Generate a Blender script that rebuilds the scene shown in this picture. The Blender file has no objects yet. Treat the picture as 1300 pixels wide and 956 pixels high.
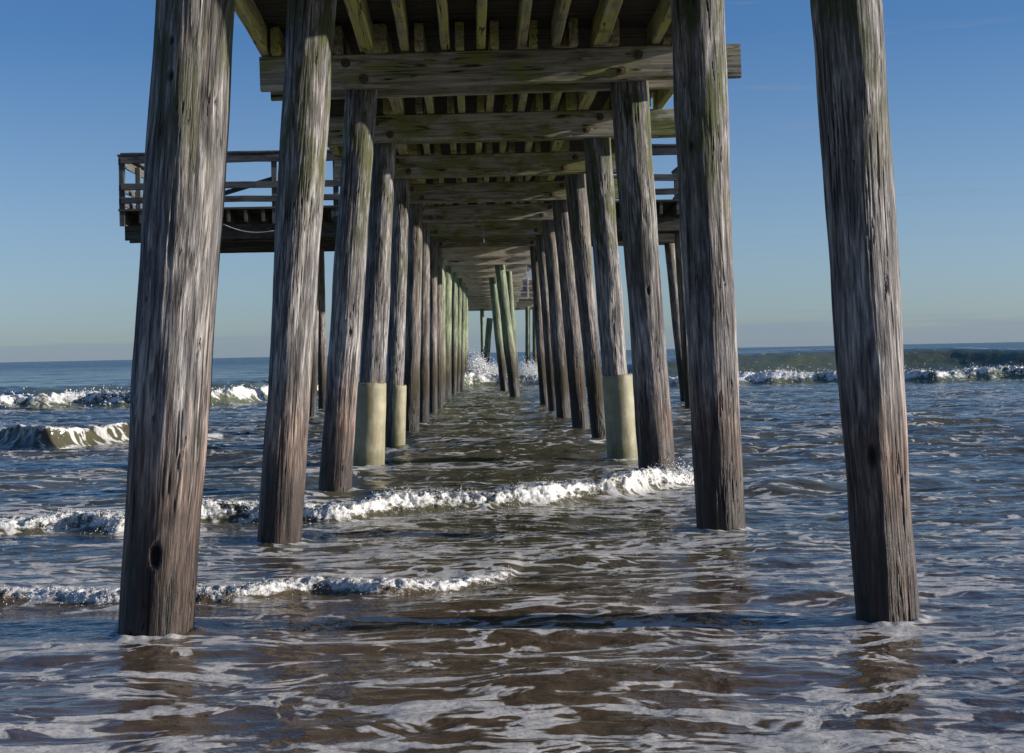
import bpy, math, random
import numpy as np
from mathutils import Vector, Matrix
random.seed(7)
R = math.radians
sc = bpy.context.scene
col = sc.collection

# ------------------------------------------------------------------ camera
F = 1950.0; CX = 650.0; CY = 433.5
CAM = Vector((0, 0, 1.19))
PSI, THE, PHI = math.atan(50/1950), R(0.397), R(1.146)
fw = Vector((math.sin(PSI)*math.cos(THE), math.cos(PSI)*math.cos(THE), math.sin(THE)))
r0 = Vector((math.cos(PSI), -math.sin(PSI), 0)); u0 = r0.cross(fw)
rt = r0*math.cos(PHI) - u0*math.sin(PHI); up = r0*math.sin(PHI) + u0*math.cos(PHI)
def ray(px, py): return fw*F + rt*(px-CX) - up*(py-CY)
def at(px, py, Y):
    d = ray(px, py); return CAM + d*(Y/d.y)
def ground(px, py, z=0.0):
    d = ray(px, py); return CAM + d*((z-CAM.z)/d.z)
cd = bpy.data.cameras.new('camera'); cam = bpy.data.objects.new('camera', cd); col.objects.link(cam)
cam.matrix_world = Matrix.Translation(CAM) @ Matrix((rt, up, -fw)).transposed().to_4x4()
cd.sensor_fit = 'HORIZONTAL'; cd.sensor_width = 36; cd.lens = 36*F/1300
cd.shift_y = -44.5/1300; cd.clip_start = 0.05; cd.clip_end = 60000
sc.camera = cam

# ------------------------------------------------------------------ light
SUN_EL, SUN_OFF = R(12.3), R(5)
sd = Vector((math.cos(SUN_OFF)*math.cos(SUN_EL), -math.sin(SUN_OFF)*math.cos(SUN_EL), math.sin(SUN_EL)))
sl = bpy.data.lights.new('sun', 'SUN'); so = bpy.data.objects.new('sun', sl); col.objects.link(so)
so.location = (20, -5, 20); so.rotation_euler = (-sd).to_track_quat('-Z', 'Y').to_euler()
sl.energy = 5.0; sl.angle = R(0.5); sl.color = (1.0, 0.92, 0.83)
W = bpy.data.worlds.new('World'); sc.world = W; W.use_nodes = True
nt = W.node_tree; nt.nodes.clear()
def N(nt, t, **k):
    n = nt.nodes.new(t)
    for a, v in k.items():
        if a.startswith('i_'):
            key = a[2:]; key = int(key) if key.isdigit() else key
            n.inputs[key].default_value = v
        else: setattr(n, a, v)
    return n
def L(nt, a, b): nt.links.new(a, b)
sky = N(nt, 'ShaderNodeTexSky', sky_type='NISHITA', sun_disc=False)
sky.sun_elevation = SUN_EL; sky.sun_rotation = math.pi/2 + SUN_OFF
sky.altitude = 0; sky.air_density = 0.8; sky.dust_density = 0.3; sky.ozone_density = 5.0
tc = N(nt, 'ShaderNodeTexCoord')
sep = N(nt, 'ShaderNodeSeparateXYZ'); L(nt, tc.outputs['Generated'], sep.inputs[0])
mp = N(nt, 'ShaderNodeMapping'); mp.inputs['Scale'].default_value = (7, 7, 130); L(nt, tc.outputs['Generated'], mp.inputs[0])
cn = N(nt, 'ShaderNodeTexNoise', i_Scale=1.0, i_Detail=6.0, i_Roughness=0.55); L(nt, mp.outputs[0], cn.inputs['Vector'])
band = N(nt, 'ShaderNodeMapRange', interpolation_type='SMOOTHSTEP'); L(nt, sep.outputs['Z'], band.inputs[0])
band.inputs[1].default_value = 0.0; band.inputs[2].default_value = 0.026; band.inputs[3].default_value = 0.32; band.inputs[4].default_value = -0.12
ad = N(nt, 'ShaderNodeMath', operation='ADD'); L(nt, cn.outputs[0], ad.inputs[0]); L(nt, band.outputs[0], ad.inputs[1])
cm = N(nt, 'ShaderNodeMapRange', interpolation_type='SMOOTHSTEP'); L(nt, ad.outputs[0], cm.inputs[0])
cm.inputs[1].default_value = 0.5; cm.inputs[2].default_value = 0.72; cm.inputs[4].default_value = 0.6
hsv = N(nt, 'ShaderNodeHueSaturation', i_Saturation=1.0, i_Value=1.0); L(nt, sky.outputs[0], hsv.inputs['Color'])
sat = N(nt, 'ShaderNodeMapRange'); L(nt, sep.outputs['Z'], sat.inputs[0]); sat.inputs[1].default_value = 0.0; sat.inputs[2].default_value = 0.2; sat.inputs[3].default_value = 0.62; sat.inputs[4].default_value = 1.0; L(nt, sat.outputs[0], hsv.inputs['Saturation'])
cloud = N(nt, 'ShaderNodeMix', data_type='RGBA'); cloud.inputs[7].default_value = (2.0, 2.5, 3.1, 1)
L(nt, cm.outputs[0], cloud.inputs[0]); L(nt, hsv.outputs[0], cloud.inputs[6])
tint = N(nt, 'ShaderNodeMix', data_type='RGBA', blend_type='MULTIPLY'); tint.inputs[0].default_value = 1; tint.inputs[7].default_value = (1.0, 1.04, 1.08, 1); L(nt, cloud.outputs[2], tint.inputs[6])
bg = N(nt, 'ShaderNodeBackground', i_Strength=0.086); L(nt, tint.outputs[2], bg.inputs[0])
wo = N(nt, 'ShaderNodeOutputWorld'); L(nt, bg.outputs[0], wo.inputs[0])
sc.view_settings.view_transform = 'Standard'; sc.view_settings.look = 'None'
sc.view_settings.exposure = 0.45; sc.view_settings.gamma = 1
sc.render.engine = 'CYCLES'
sc.cycles.max_bounces = 5

# ------------------------------------------------------------------ numpy noise
def _h(ix, iy, s):
    h = (ix.astype(np.int64)*374761393 + iy.astype(np.int64)*668265263 + s*974634777) & 0xffffffff
    h = ((h ^ (h >> 13))*1274126177) & 0xffffffff
    h = h ^ (h >> 16)
    return (h & 0xffff).astype(np.float32)*(2*math.pi/65536)
def perlin(x, y, s=0):
    x = np.asarray(x, np.float32); y = np.asarray(y, np.float32)
    x, y = np.broadcast_arrays(x, y)
    ix = np.floor(x); iy = np.floor(y); fx = x-ix; fy = y-iy
    u = fx*fx*fx*(fx*(fx*6-15)+10); v = fy*fy*fy*(fy*(fy*6-15)+10)
    def g(a, b):
        t = _h(ix+a, iy+b, s); return np.cos(t)*(fx-a) + np.sin(t)*(fy-b)
    a = g(0, 0); b = g(1, 0); c = g(0, 1); d = g(1, 1)
    return ((a+(b-a)*u) + ((c+(d-c)*u)-(a+(b-a)*u))*v)*1.5
def fbm(x, y, s=0, o=4, ro=0.5):
    t = 0; a = 1.0; f = 1.0
    for i in range(o):
        t = t + a*perlin(np.asarray(x)*f+i*17.3, np.asarray(y)*f-i*9.1, s+i*31); a *= ro; f *= 2.03
    return t
def sstep(a, b, x):
    t = np.clip((x-a)/(b-a), 0, 1); return t*t*(3-2*t)

# ------------------------------------------------------------------ object helpers
def link(name, me, mat=None, parent=None, loc=(0, 0, 0), rot=None):
    o = bpy.data.objects.new(name, me); col.objects.link(o)
    if mat and me: me.materials.append(mat)
    M = Matrix.Translation(Vector(loc)) @ (rot.to_4x4() if rot is not None else Matrix.Identity(4))
    if parent is not None:
        o.parent = parent
        M = wmat[parent.name].inverted() @ M
        # wmat holds every object's world matrix
    o.matrix_local = M
    wmat[o.name] = (wmat[parent.name] @ M) if parent is not None else M
    return o
wmat = {}
def thing(name, label, cat, loc=(0, 0, 0), group=None, rot=None):
    o = link(name, None, loc=loc, rot=rot)
    o['label'] = label; o['category'] = cat
    if group: o['group'] = group
    return o
def tag(o, label, cat, group=None, kind=None):
    if label: o['label'] = label
    if cat: o['category'] = cat
    if group: o['group'] = group
    if kind: o['kind'] = kind
    return o
def grid_mesh(name, V, nu, nv, closed=False, smooth=True, caps=False):
    """V: (nv, nu, 3) array; closed wraps u"""
    me = bpy.data.meshes.new(name)
    idx = np.arange(nu*nv).reshape(nv, nu)
    if closed: idx = np.concatenate([idx, idx[:, :1]], 1)
    q = np.stack([idx[:-1, :-1], idx[:-1, 1:], idx[1:, 1:], idx[1:, :-1]], -1).reshape(-1, 4)
    nq = len(q); loops = q.ravel(); starts = np.arange(nq)*4; tot = np.full(nq, 4)
    if caps:
        loops = np.concatenate([loops, idx[0, :nu][::-1], idx[-1, :nu]])
        starts = np.concatenate([starts, [nq*4, nq*4+nu]]); tot = np.concatenate([tot, [nu, nu]])
    me.vertices.add(nu*nv); me.vertices.foreach_set('co', np.ascontiguousarray(V.reshape(-1, 3), np.float32).ravel())
    me.loops.add(len(loops)); me.loops.foreach_set('vertex_index', loops.astype(np.int32))
    me.polygons.add(len(starts)); me.polygons.foreach_set('loop_start', starts.astype(np.int32))
    try: me.polygons.foreach_set('loop_total', tot.astype(np.int32))
    except Exception: pass
    sm = np.full(len(starts), smooth)
    if caps: sm[-2:] = False
    me.polygons.foreach_set('use_smooth', sm)
    me.update(calc_edges=True); return me
def attr(me, name, a):
    at_ = me.attributes.new(name, 'FLOAT', 'POINT'); at_.data.foreach_set('value', np.ascontiguousarray(a, np.float32).ravel())

# ------------------------------------------------------------------ materials
class Mat:
    def __init__(s, name):
        s.m = bpy.data.materials.new(name); s.m.use_nodes = True; s.nt = s.m.node_tree; s.nt.nodes.clear()
        s.out = N(s.nt, 'ShaderNodeOutputMaterial'); s.b = N(s.nt, 'ShaderNodeBsdfPrincipled'); L(s.nt, s.b.outputs[0], s.out.inputs[0])
    def n(s, t, **k): return N(s.nt, t, **k)
    def l(s, a, b): L(s.nt, a, b)
    def sc(s, src, x, y, z):
        m = s.n('ShaderNodeMapping'); m.inputs['Scale'].default_value = (x, y, z); s.l(src, m.inputs[0]); return m.outputs[0]
    def noise(s, vec, scale=1, detail=5, rough=.55, dist=0):
        n = s.n('ShaderNodeTexNoise', i_Scale=scale, i_Detail=detail, i_Roughness=rough, i_Distortion=dist); s.l(vec, n.inputs['Vector']); return n.outputs[0]
    def math(s, op, a, b=None, c=None, clamp=False):
        n = s.n('ShaderNodeMath', operation=op, use_clamp=clamp)
        for i, v in enumerate((a, b, c)):
            if v is None: continue
            if isinstance(v, (int, float)): n.inputs[i].default_value = v
            else: s.l(v, n.inputs[i])
        return n.outputs[0]
    def mr(s, v, a, b, c=0, d=1, smooth=True):
        n = s.n('ShaderNodeMapRange'); 
        if smooth: n.interpolation_type = 'SMOOTHSTEP'
        s.l(v, n.inputs[0])
        for i, q in enumerate((a, b, c, d)):
            if isinstance(q, (int, float)): n.inputs[i+1].default_value = q
            else: s.l(q, n.inputs[i+1])
        return n.outputs[0]
    def mix(s, f, a, b, mode='MIX'):
        n = s.n('ShaderNodeMix', data_type='RGBA', blend_type=mode)
        for i, v in ((0, f), (6, a), (7, b)):
            if isinstance(v, (int, float)): n.inputs[i].default_value = v
            elif isinstance(v, tuple): n.inputs[i].default_value = v+(1,) if len(v) == 3 else v
            else: s.l(v, n.inputs[i])
        return n.outputs[2]
    def ramp(s, v, stops):
        n = s.n('ShaderNodeValToRGB'); cr = n.color_ramp
        while len(cr.elements) < len(stops): cr.elements.new(0.5)
        for e, (p, c) in zip(cr.elements, stops): e.position = p; e.color = c+(1,)
        s.l(v, n.inputs[0]); return n.outputs[0]
    def bump(s, h, strength, dist, prev=None):
        n = s.n('ShaderNodeBump', i_Strength=strength, i_Distance=dist); s.l(h, n.inputs['Height'])
        if prev is not None: s.l(prev, n.inputs['Normal'])
        return n.outputs[0]

def offset_coords(M):
    tc = M.n('ShaderNodeTexCoord'); oi = M.n('ShaderNodeObjectInfo')
    v = M.n('ShaderNodeVectorMath', operation='ADD'); M.l(tc.outputs['Object'], v.inputs[0])
    k = M.math('MULTIPLY', oi.outputs['Random'], 37.0)
    c = M.n('ShaderNodeCombineXYZ'); M.l(k, c.inputs[0]); M.l(k, c.inputs[1]); M.l(k, c.inputs[2])
    M.l(c.outputs[0], v.inputs[1]); return v.outputs[0], oi.outputs['Random']

def pile_mat(name, dark, mid, light, moss=0.0, wet=0.5, algae=0.0, green=None, brown=0.4):
    M = Mat(name); v, rnd = offset_coords(M)
    geo = M.n('ShaderNodeNewGeometry'); sp = M.n('ShaderNodeSeparateXYZ'); M.l(geo.outputs['Position'], sp.inputs[0]); z = sp.outputs['Z']
    ga = M.n('ShaderNodeAttribute', attribute_name='grain').outputs['Fac']
    g1 = M.noise(M.sc(v, 80, 80, 6), 1, 4, .68)
    g2 = M.noise(M.sc(v, 26, 26, 2.0), 1, 4, .65, .3)
    g3 = M.noise(M.sc(v, 6, 6, 1.5), 1, 3, .6, .6)
    fine = M.noise(M.sc(v, 220, 220, 60), 1, 2, .6)
    ph = M.math('ADD', M.math('MULTIPLY', M.noise(M.sc(v, 4.0, 4.0, .42), 1, 3, .5, .3), 110.0), ga)
    wave = M.math('MULTIPLY_ADD', M.math('SINE', ph), .5, .5)
    wmask = M.mr(M.noise(M.sc(v, 3, 3, .8), 1, 2), .42, .58)
    crk = M.mr(M.math('ABSOLUTE', M.math('SUBTRACT', M.noise(M.sc(v, 17, 17, .38), 1, 3, .55, .2), .5)), 0.004, 0.028, 1, 0)
    crk = M.math('MULTIPLY', crk, M.mr(M.noise(M.sc(v, 6, 6, 1.1), 1, 3), .44, .58))
    ck2 = M.mr(M.math('ABSOLUTE', M.math('SUBTRACT', M.noise(M.sc(v, 40, 40, .9), 1, 2, .5, .1), .5)), 0.003, 0.03, 1, 0)
    crk = M.math('MAXIMUM', crk, M.math('MULTIPLY', ck2, M.mr(g3, .46, .60, 0, .75)))
    tone = M.math('ADD', M.math('MULTIPLY', g1, .5), M.math('MULTIPLY', g2, .6))
    tone = M.math('ADD', tone, M.math('MULTIPLY', M.math('SUBTRACT', M.math('MULTIPLY', wave, wmask), .3), .07))
    tone = M.math('ADD', tone, M.math('MULTIPLY', M.math('SUBTRACT', g3, .5), .25))
    c = M.ramp(tone, [(.38, dark), (.54, mid), (.70, light)])
    bm = M.math('MULTIPLY', M.mr(g3, .47, .62), brown)
    c = M.mix(bm, c, (.90, .72, .60), 'MULTIPLY')
    pm = M.mr(M.noise(M.sc(v, 11, 11, 1.1), 1, 5, .68), .50, .60, 0, .62)
    c = M.mix(pm, c, (.36, .31, .29), 'MULTIPLY')
    # orange-brown fresh wood patches and worn lower zone
    zn = M.math('ADD', z, M.math('MULTIPLY', M.math('SUBTRACT', M.noise(M.sc(v, 5, 5, 1.2), 1, 4), .5), .9))
    low = M.math('MULTIPLY', M.mr(zn, .55, 1.25, 1, 0), wet)
    c = M.mix(low, c, (.74, .52, .40), 'MULTIPLY')
    if moss:
        mz = M.mr(M.math('ADD', z, M.math('MULTIPLY', g3, 1.6)), 2.45, 3.5)
        mm = M.math('MULTIPLY', M.math('MULTIPLY', mz, M.mr(M.noise(M.sc(v, 7, 7, 2.2), 1, 5, .65), .42, .60)), moss, clamp=True)
        c = M.mix(mm, c, (.060, .072, .018))
    if green:
        gm = M.mr(zn, 1.0, 1.9, 0, .85)
        c = M.mix(gm, c, green, 'MULTIPLY')
    if algae:
        am = M.mr(M.math('ADD', zn, M.math('MULTIPLY', g2, .6)), .9, 2.0, algae, 0)
        c = M.mix(am, c, (.030, .027, .012))
    c = M.mix(crk, c, (.018, .015, .013))
    hole = M.n('ShaderNodeAttribute', attribute_name='hole').outputs['Fac']
    c = M.mix(hole, c, (.012, .009, .007))
    wetm = M.mr(M.math('ADD', z, M.math('MULTIPLY', M.math('SUBTRACT', M.noise(M.sc(v, 9, 9, 2.2), 1, 4, .6), .5), .70)), .22, .72, 1, 0)
    c = M.mix(M.math('MULTIPLY', wetm, .93), c, (.15, .115, .095), 'MULTIPLY')
    M.l(c, M.b.inputs['Base Color'])
    M.l(M.mr(wetm, 0, 1, .88, .55), M.b.inputs['Roughness'])
    h = M.math('ADD', M.math('MULTIPLY', g1, .75), M.math('MULTIPLY', g2, .55))
    h = M.math('ADD', h, M.math('MULTIPLY', M.math('MULTIPLY', wave, wmask), .08))
    h = M.math('ADD', h, M.math('MULTIPLY', fine, .15))
    h = M.math('SUBTRACT', h, M.math('MULTIPLY', crk, .6))
    M.l(M.bump(h, .62, .014), M.b.inputs['Normal'])
    return M.m

def lumber_mat(name, dark, mid, light, moss=.5, mosscol=(.085, .095, .018), rough=.85):
    M = Mat(name); v, rnd = offset_coords(M)      # local x runs along the board
    g1 = M.noise(M.sc(v, 1.6, 60, 60), 1, 5, .6)
    g2 = M.noise(M.sc(v, .7, 18, 18), 1, 5, .6, .5)
    st = M.noise(M.sc(v, 2.2, 5, 5), 1, 4, .6)
    ph = M.math('MULTIPLY', M.noise(M.sc(v, .6, 6, 6), 1, 2, .5, .3), 60.0)
    wave = M.math('MULTIPLY_ADD', M.math('SINE', ph), .5, .5)
    tone = M.math('ADD', M.math('MULTIPLY', g1, .45), M.math('MULTIPLY', g2, .6))
    tone = M.math('ADD', tone, M.math('MULTIPLY', M.math('SUBTRACT', wave, .5), .09))
    tone = M.math('ADD', tone, M.math('MULTIPLY', M.math('SUBTRACT', rnd, .5), .12))
    c = M.ramp(tone, [(.34, dark), (.55, mid), (.76, light)])
    ms = M.math('MULTIPLY', M.mr(M.math('ADD', st, M.math('MULTIPLY', M.math('SUBTRACT', rnd, .5), .12)), .40, .60), moss, clamp=True)
    c = M.mix(ms, c, mosscol)
    stain = M.mr(M.noise(M.sc(v, 3, 2, 9), 1, 4, .6), .55, .7, 0, .65)
    c = M.mix(stain, c, (.25, .22, .20), 'MULTIPLY')
    crk = M.mr(M.math('ABSOLUTE', M.math('SUBTRACT', M.noise(M.sc(v, .5, 14, 14), 1, 2), .5)), .003, .018, 1, 0)
    crk = M.math('MULTIPLY', crk, M.mr(st, .46, .56))
    c = M.mix(crk, c, (.015, .013, .011))
    M.l(c, M.b.inputs['Base Color']); M.b.inputs['Roughness'].default_value = rough
    h = M.math('SUBTRACT', M.math('ADD', M.math('MULTIPLY', g1, .5), M.math('MULTIPLY', g2, .5)), M.math('MULTIPLY', crk, .5))
    M.l(M.bump(h, .8, .012), M.b.inputs['Normal'])
    return M.m

m_pile = pile_mat('weathered_pile', (.036, .034, .035), (.175, .166, .163), (.52, .49, .465), moss=.9, wet=.8, algae=0, brown=.18)
m_pile_wet = pile_mat('weathered_pile_tidal', (.036, .031, .030), (.165, .148, .140), (.45, .40, .365), moss=.5, wet=.9, algae=.85)
m_pile_green = pile_mat('treated_green_pile', (.09, .10, .065), (.25, .26, .18), (.44, .45, .33), moss=0, wet=.9, algae=.95, green=(.80, .94, .82), brown=.1)
m_cap = lumber_mat('mossy_cap_timber', (.09, .085, .068), (.40, .37, .30), (.66, .62, .52), moss=.85, mosscol=(.21, .225, .05))
m_joist = lumber_mat('mossy_joist_timber', (.13, .12, .075), (.38, .35, .21), (.62, .58, .42), moss=.8, mosscol=(.46, .47, .10))
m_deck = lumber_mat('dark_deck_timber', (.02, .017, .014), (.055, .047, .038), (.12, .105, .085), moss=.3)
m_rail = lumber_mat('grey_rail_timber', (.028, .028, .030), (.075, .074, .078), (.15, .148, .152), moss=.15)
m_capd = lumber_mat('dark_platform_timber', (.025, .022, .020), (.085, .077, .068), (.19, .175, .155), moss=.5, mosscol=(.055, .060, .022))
m_far = lumber_mat('pale_treated_timber', (.34, .29, .22), (.64, .56, .43), (.80, .72, .58), moss=.15)
m_fresh = lumber_mat('pale_block_timber', (.14, .12, .09), (.33, .29, .23), (.5, .46, .38), moss=.1)

def simple(name, c1, c2, scale=20, rough=.6, metal=0, bump=.3, bd=.003):
    M = Mat(name); tcn = M.n('ShaderNodeTexCoord')
    n = M.noise(tcn.outputs['Object'], scale, 5, .6)
    M.l(M.ramp(n, [(.35, c1), (.65, c2)]), M.b.inputs['Base Color'])
    M.b.inputs['Roughness'].default_value = rough; M.b.inputs['Metallic'].default_value = metal
    M.l(M.bump(n, bump, bd), M.b.inputs['Normal']); return M.m
m_rust = simple('rusty_iron', (.05, .035, .025), (.20, .14, .09), 60, .7, .3)
m_rope = simple('pale_rope', (.28, .26, .22), (.5, .47, .42), 40, .9)
m_siding = simple('grey_blue_siding', (.10, .10, .125), (.15, .145, .175), 3, .7)
m_white = simple('white_rail_paint', (.55, .53, .5), (.75, .73, .7), 5, .6)

def sleeve_mat():
    M = Mat('stained_concrete_sleeve'); tcn = M.n('ShaderNodeTexCoord'); v = tcn.outputs['Object']
    geo = M.n('ShaderNodeNewGeometry'); sp = M.n('ShaderNodeSeparateXYZ'); M.l(geo.outputs['Position'], sp.inputs[0])
    n1 = M.noise(v, 5, 6, .65); n2 = M.noise(M.sc(v, 9, 9, 1.2), 1, 5, .6); n3 = M.noise(v, 60, 4, .6)
    c = M.ramp(n1, [(.3, (.19, .19, .11)), (.55, (.29, .265, .165)), (.75, (.40, .36, .24))])
    c = M.mix(M.mr(n2, .50, .66, 0, .6), c, (.48, .44, .32), 'MULTIPLY')
    c = M.mix(M.mr(M.noise(M.sc(v, 14, 14, 2.5), 1, 4), .62, .70, 0, .5), c, (.30, .16, .07))
    low = M.mr(M.math('ADD', sp.outputs['Z'], M.math('MULTIPLY', n1, .35)), .18, .45, 1, 0)
    c = M.mix(M.math('MULTIPLY', low, .6), c, (.40, .42, .25), 'MULTIPLY')
    M.l(c, M.b.inputs['Base Color']); M.b.inputs['Roughness'].default_value = .62
    M.l(M.bump(M.math('ADD', n1, M.math('MULTIPLY', n3, .3)), .5, .01), M.b.inputs['Normal']); return M.m
m_sleeve = sleeve_mat()

# ------------------------------------------------------------------ builders
def pile(parent, p0, p1, ra, rb, mat, name='pile', seed=0, knots=(), res=1, label=None, ztop=None):
    """round tapered log from p0 (bottom) to p1 (top); knots: (angle, height, size, holedepth)"""
    ax = (p1-p0); H = ax.length
    q = Vector((0, 0, 1)).rotation_difference(ax.normalized())
    nu = {0: 20, 1: 48, 2: 160, 3: 280}[res]; nv = max(8, int(H/{0: .3, 1: .09, 2: .02, 3: .012}[res]))
    th = np.linspace(0, 2*math.pi, nu, endpoint=False)[None, :]; z = np.linspace(0, H, nv)[:, None]
    c, s = np.cos(th), np.sin(th); o = seed*13.7
    rr = ra + (rb-ra)*z/H
    # seamless around: blend noise on two coordinates
    def cyl(fa, fz, sd, oc=2): return (fbm(c*fa+o+5, z*fz+o, sd, oc)+fbm(s*fa+o+9, z*fz-o, sd+50, oc))*.5
    d = (.018*cyl(.8, .7, seed, 2) + .007*cyl(2.2, 1.6, seed+3, 2))*min(1, ra/.14)
    ga = np.zeros((nv, nu)); ho = np.zeros((nv, nu))
    if res >= 2:
        st = cyl(13, 1.5, seed+7, 3); d = d + .0035*st
        gr = np.abs(cyl(6, .9, seed+9, 2)); d = d - .014*np.exp(-(gr/.022)**2)*sstep(-.05, .25, cyl(2, 2.0, seed+19, 1))
    for (ka, kz, ks, kh) in knots:
        dth = (th-ka+math.pi) % (2*math.pi)-math.pi
        a = dth*ra; dz = z-kz
        r = np.sqrt((a*1.25)**2+(dz*.55)**2)
        ga += (34 if kh > .025 else 15)*np.exp(-(r/(ks*1.5)))*1.0
        d = d + ks*.14*np.exp(-(r/(ks*1.3))**2)
        if kh:
            rh = np.sqrt((a)**2+(dz*.42)**2)
            hm = np.exp(-(rh/(ks*.28))**4); d = d-kh*hm; ho = np.maximum(ho, hm)
    x = (rr+d)*c; y = (rr+d)*s
    V = np.stack([x+z*0, y+z*0, z+x*0], -1)
    me = grid_mesh(name, V, nu, nv, closed=True, caps=True)
    attr(me, 'grain', ga); attr(me, 'hole', ho)
    ob = link(name, me, mat, parent, p0, q.to_matrix())
    if label: ob['label'] = label
    return ob

def board(parent, p0, p1, w, h, mat, name, seg=.25, wob=.004, seed=0, label=None, roll=0, cham=.008):
    """timber whose long axis runs p0->p1 (centre line); w across, h high; chamfered, slightly warped"""
    ax = p1-p0; Ln = ax.length; X = ax.normalized(); Zr = Vector((0, 0, 1))
    if abs(X.z) > .9: Zr = Vector((0, -1, 0))
    Yv = Zr.cross(X).normalized(); Zv = X.cross(Yv)
    M = Matrix((X, Yv, Zv)).transposed()
    if roll: M = M @ Matrix.Rotation(roll, 3, 'X')
    c = min(cham, w*.2, h*.2)
    prof = [(-w/2+c, -h/2), (w/2-c, -h/2), (w/2, -h/2+c), (w/2, h/2-c), (w/2-c, h/2), (-w/2+c, h/2), (-w/2, h/2-c), (-w/2, -h/2+c)]
    nv = max(2, int(Ln/seg)+1); z = np.linspace(0, Ln, nv)
    dy = wob*fbm(z*1.3+seed*3.1, 0*z+seed, 5, 2); dzv = wob*fbm(z*1.1-seed*2.7, 0*z+seed+9, 8, 2)
    V = np.zeros((nv, 8, 3))
    for i, (a, b) in enumerate(prof):
        j = wob*.6*fbm(z*7+i*3.3+seed, 0*z+i, 11, 2)
        V[:, i, 0] = z; V[:, i, 1] = a+dy+j; V[:, i, 2] = b+dzv+j*.8
    me = grid_mesh(name, V, 8, nv, closed=True, smooth=False, caps=True)
    ob = link(name, me, mat, parent, p0, M)
    if label: ob['label'] = label
    return ob

def tube(parent, pts, r, mat, name, n=6):
    P = [Vector(p) for p in pts]; V = np.zeros((len(P), n, 3))
    for i, p in enumerate(P):
        t = (P[min(i+1, len(P)-1)]-P[max(i-1, 0)]).normalized()
        a = t.cross(Vector((0, 1, 0.01))).normalized(); b = t.cross(a)
        for j in range(n):
            q = p+(a*math.cos(2*math.pi*j/n)+b*math.sin(2*math.pi*j/n))*r-P[0]; V[i, j] = q
    return link(name, grid_mesh(name, V, n, len(P), closed=True, caps=True), mat, parent, P[0])

def bolt(parent, p, r=.022):
    """square-ish washer and nut facing the viewer (-Y)"""
    rings = [(1.9, 0), (1.9, -.3), (1.05, -.32), (1.0, -1.1), (.6, -1.12), (.55, -1.7), (.1, -1.75)]
    V = np.zeros((len(rings), 10, 3))
    for i, (a, y) in enumerate(rings):
        for j in range(10):
            t = 2*math.pi*j/10; V[i, j] = (a*r*math.cos(t), y*r, a*r*math.sin(t))
    me = grid_mesh('bolt', V[:, ::-1], 10, len(rings), closed=True, smooth=False, caps=True)
    return link('bolt', me, m_rust, parent, p)

# ------------------------------------------------------------------ the near weathered pier
ROW = lambda k: 10.03+3.4*k
pier = thing('pier', 'weathered grey wooden pier on leaning round piles, mossy joists and crossbeams overhead', 'pier', (0.2, ROW(-1), -.3))
def px_pile(parent, Y, base, top, wb, wt, mat, zt=None, zb=-.5, **k):
    """base/top = (px,py) on the pile axis at the depth Y; widths in px"""
    a = at(*base, Y); b = at(*top, Y); d = (b-a)
    zt_ = b.z if zt is None else zt
    p0 = a + d*((zb-a.z)/d.z); p1 = a + d*((zt_-a.z)/d.z)
    s = Y/F/2; fr = lambda z: (wb+(wt-wb)*(z-a.z)/(b.z-a.z))*s
    return pile(parent, p0, p1, fr(zb), fr(zt_), mat, **k)
CB, CH = 3.50, .29       # cap bottom, cap height
ZT = CB+CH*.8
FR = -math.pi/2          # angle facing the camera
px_pile(pier, ROW(-1)+.1, (197, 802), (249, 0), 94, 98, m_pile, zt=ZT, seed=1, res=3,
        knots=[(FR+.08, .86, .065, .035), (FR+.25, 2.35, .17, 0), (FR-.9, 1.6, .09, 0), (FR+.5, 1.25, .07, .0), (FR+.1, 3.2, .1, 0), (FR-.3, 2.9, .04, .015), (FR-.33, 3.05, .03, .012)],
        label='thickest grey pile at the left front with a dark slot hole near its wet brown base')
px_pile(pier, ROW(-1), (1126, 792), (1074.5, 0), 79, 88, m_pile, zt=ZT, seed=2, res=3,
        knots=[(FR-.38, 1.22, .07, .03), (FR+.1, 1.55, .05, 0), (FR+.3, 3.0, .13, 0), (FR-.15, .8, .07, 0)],
        label='front right pile standing apart with a dark round knot hole above its wet base')
px_pile(pier, ROW(0), (355.5, 686), (397, 0), 53, 61, m_pile, zt=ZT, seed=3, res=3, knots=[(FR-.2, 1.4, .06, 0), (FR+.5, 2.9, .08, 0)])
px_pile(pier, ROW(0), (914.5, 672), (884, 0), 59, 68, m_pile, zt=ZT, seed=4, res=3, knots=[(FR-.6, 3.0, .05, .01), (FR+.2, 1.1, .06, 0)])
px_pile(pier, ROW(1), (425, 628), (459.5, 112), 38, 38, m_pile, zt=ZT, seed=5, res=2, knots=[(FR+.4, 1.9, .05, .01)])
px_pile(pier, ROW(1), (834.5, 600), (798.5, 100), 45, 47, m_pile, zt=ZT, seed=6, res=2, knots=[(FR+.1, 2.2, .05, .01)])
L2 = px_pile(pier, ROW(2), (467, 590), (489, 178), 33, 29, m_pile, zt=ZT, seed=7, res=2, knots=[(FR, 2, .05, 0)])
R2 = px_pile(pier, ROW(2), (789, 588), (757.5, 173), 31, 35, m_pile, zt=ZT, seed=8, res=2)
L3 = px_pile(pier, ROW(3), (499, 563), (509.5, 226), 23, 22, m_pile, zt=ZT, seed=9, res=2)
px_pile(pier, ROW(3), (761, 554), (729.5, 221), 19, 27, m_pile_wet, zt=ZT, seed=10, res=2)
px_pile(pier, ROW(4), (521.5, 540), (528, 257), 22, 18, m_pile_wet, zt=ZT, seed=11, res=2)
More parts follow.
